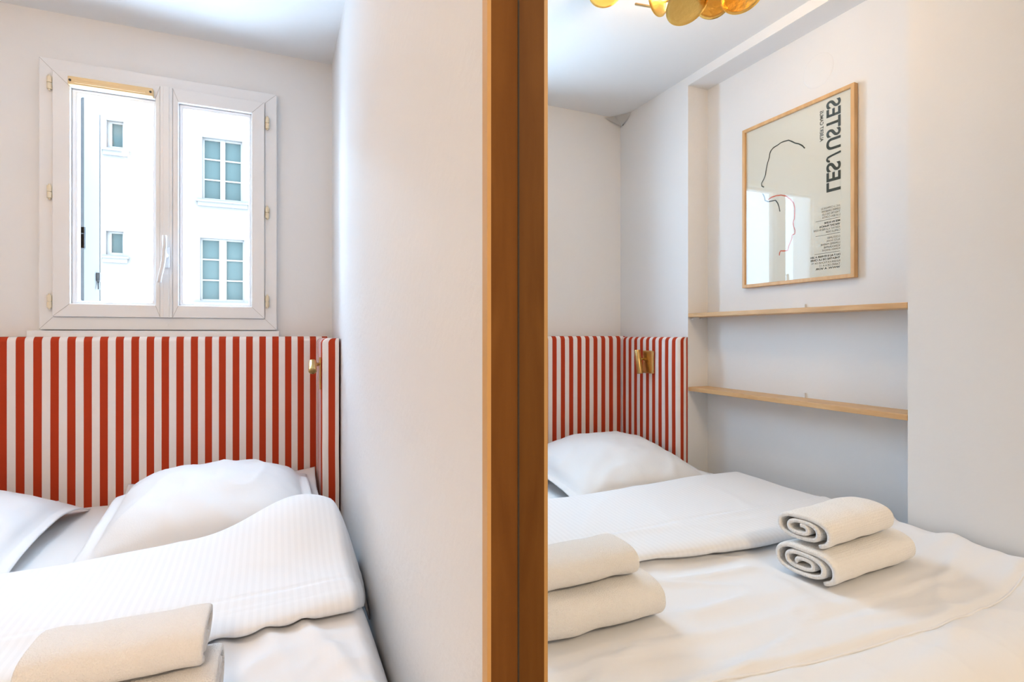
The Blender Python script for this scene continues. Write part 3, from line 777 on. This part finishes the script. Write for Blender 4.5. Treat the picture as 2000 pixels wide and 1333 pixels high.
towel('rolled_towel', -.360, -.080, .968, ZD+.001, .178, .082, TERRY, 'lower towel of the near stack beside the mirror, smooth terry', 1.3, turns=2.6, th=.0125)
towel('rolled_towel', -.325, -.100, .994, ZD+.078, .146, .066, TERRY, 'upper towel of the near stack beside the mirror, smooth terry', 4.9, turns=2.2, th=.0125, rot=-.02)
towel('rolled_towel', -1.110, -.775, .922, ZD+.001, .176, .082, WAFFLE, 'lower waffle-weave towel of the far stack near the wall niche, seen in the mirror', 7.7, turns=2.7, th=.0108, rot=-.08)
towel('rolled_towel', -1.060, -.785, .935, ZD+.079, .156, .076, WAFFLE, 'upper waffle-weave towel of the far stack near the wall niche, seen in the mirror', 9.4, turns=2.4, th=.0105, rot=-.10)

# ------------------------------------------------------------------ chandelier of gold discs
CX, CY = -.70, 1.25
ch = empty('disc_chandelier', (CX, CY, ZC), 'gold chandelier of overlapping round metal discs hanging above the bed', 'ceiling lamp')
bm = bmesh.new(); cyl(bm, (CX, CY, ZC-.022), (CX, CY, ZC), .055, .06, n=36); put(build('canopy', bm, BRASS), ch)
bm = bmesh.new(); cyl(bm, (CX, CY, ZC-.20), (CX, CY, ZC-.02), .008, n=14); put(build('stem', bm, BRASS, smooth=True), ch)
def disc(c, nrm, r):
    c = Vector(c); q = Vector(nrm).normalized().to_track_quat('Z', 'Y').to_matrix(); bm = bmesh.new(); n = 40; K = 5; rows_ = []
    for s, off in ((1, 0.0), (-1, -.0016)):
        rows2 = []
        for k in range(1, K+1):
            rr = r*k/K; h = .12*r*(k/K)**2 + off
            rows2.append([bm.verts.new(c + q @ Vector((rr*math.cos(2*PI*i/n), rr*math.sin(2*PI*i/n), h))) for i in range(n)])
        cc = bm.verts.new(c + q @ Vector((0, 0, off)))
        for i in range(n):
            bm.faces.new((cc, rows2[0][i], rows2[0][(i+1) % n]))
            for A, B in zip(rows2, rows2[1:]): bm.faces.new((A[i], B[i], B[(i+1) % n], A[(i+1) % n]))
        rows_.append(rows2[-1])
    for i in range(n): bm.faces.new((rows_[0][i], rows_[1][i], rows_[1][(i+1) % n], rows_[0][(i+1) % n]))
    return put(build('gold_disc', bm, GOLD, smooth=True), ch)
def at_mirror(px, py, Xv):
    x, y, z = mirror_plane_point(px, py, Xv); return Vector((x, y, z))
ctr = Vector((CX, CY, ZC-.17))
spec = [ # (mirror image column, row of the disc's lowest point, distance plane, radius, facing)
    (1343, 50, .96, .055, None), (1288, 27, 1.02, .046, (.3, 1, .1)), (1392, 30, 1.12, .054, (.4, -.6, -.5)), (1452, 28, 1.05, .052, None),
    (1183, 17, 1.02, .056, (.8, -1, .1)), (1136, 4, 1.10, .046, (.3, 1, .2)), (1390, 3, .98, .050, (1, -.5, .3))]
for px, py, Xv, r, fn in spec:
    p = at_mirror(px, py, Xv); p.z += r*.93
    out = Vector((1, -.55, .12)) if fn is None else Vector(fn)
    disc(p, -out if False else out, r)
for k in range(15):
    a = 2*PI*k/15; R_ = .20 + .04*(k % 2)
    p = Vector((CX+R_*math.cos(a), CY+R_*math.sin(a), ZC-.055-.04*((k*2) % 3)/2))
    if math.sin(a) - math.cos(a) > .55: continue          # this side carries the seven low discs above
    disc(p, Vector((math.cos(a), math.sin(a), .25*math.sin(k*2.1))), .05)
for k in range(6):
    a = 2*PI*k/6 + .3; e = Vector((CX+.16*math.cos(a), CY+.16*math.sin(a), ZC-.14))
    bm = bmesh.new(); tube(bm, [(CX, CY, ZC-.19), (CX+.08*math.cos(a), CY+.08*math.sin(a), ZC-.19), e], .004, 8); ar = put(build('arm', bm, BRASS, smooth=True), ch)
    if k % 2 == 0:
        bm = bmesh.new(); bmesh.ops.create_icosphere(bm, subdivisions=3, radius=.016); 
        for v_ in bm.verts: v_.co += Vector((CX+.09*math.cos(a), CY+.09*math.sin(a), ZC-.165))
        put(build('bulb', bm, BULB, smooth=True), ch)
lamp('chandelier_light', 'POINT', (CX, CY, ZC-.15), 9, (1.0, .70, .42), shadow_soft_size=.05)

# unseen ceiling lamp added behind the photographer for warm fill light
cl = empty('added_ceiling_lamp', (-.55, -1.1, ZC), 'unseen round ceiling lamp added for warm fill behind the photographer', 'ceiling lamp')
bm = bmesh.new(); cyl(bm, (-.55, -1.1, ZC-.05), (-.55, -1.1, ZC), .16, .17, n=40); put(build('fill_lamp_shade', bm, emit('fill_diffuser', (1, .78, .52), 3.0)), cl)
lamp('fill_light', 'AREA', (-.55, -1.1, ZC-.06), 26, (1.0, .76, .53), (0, 0, 0), shape='DISK', size=.32)
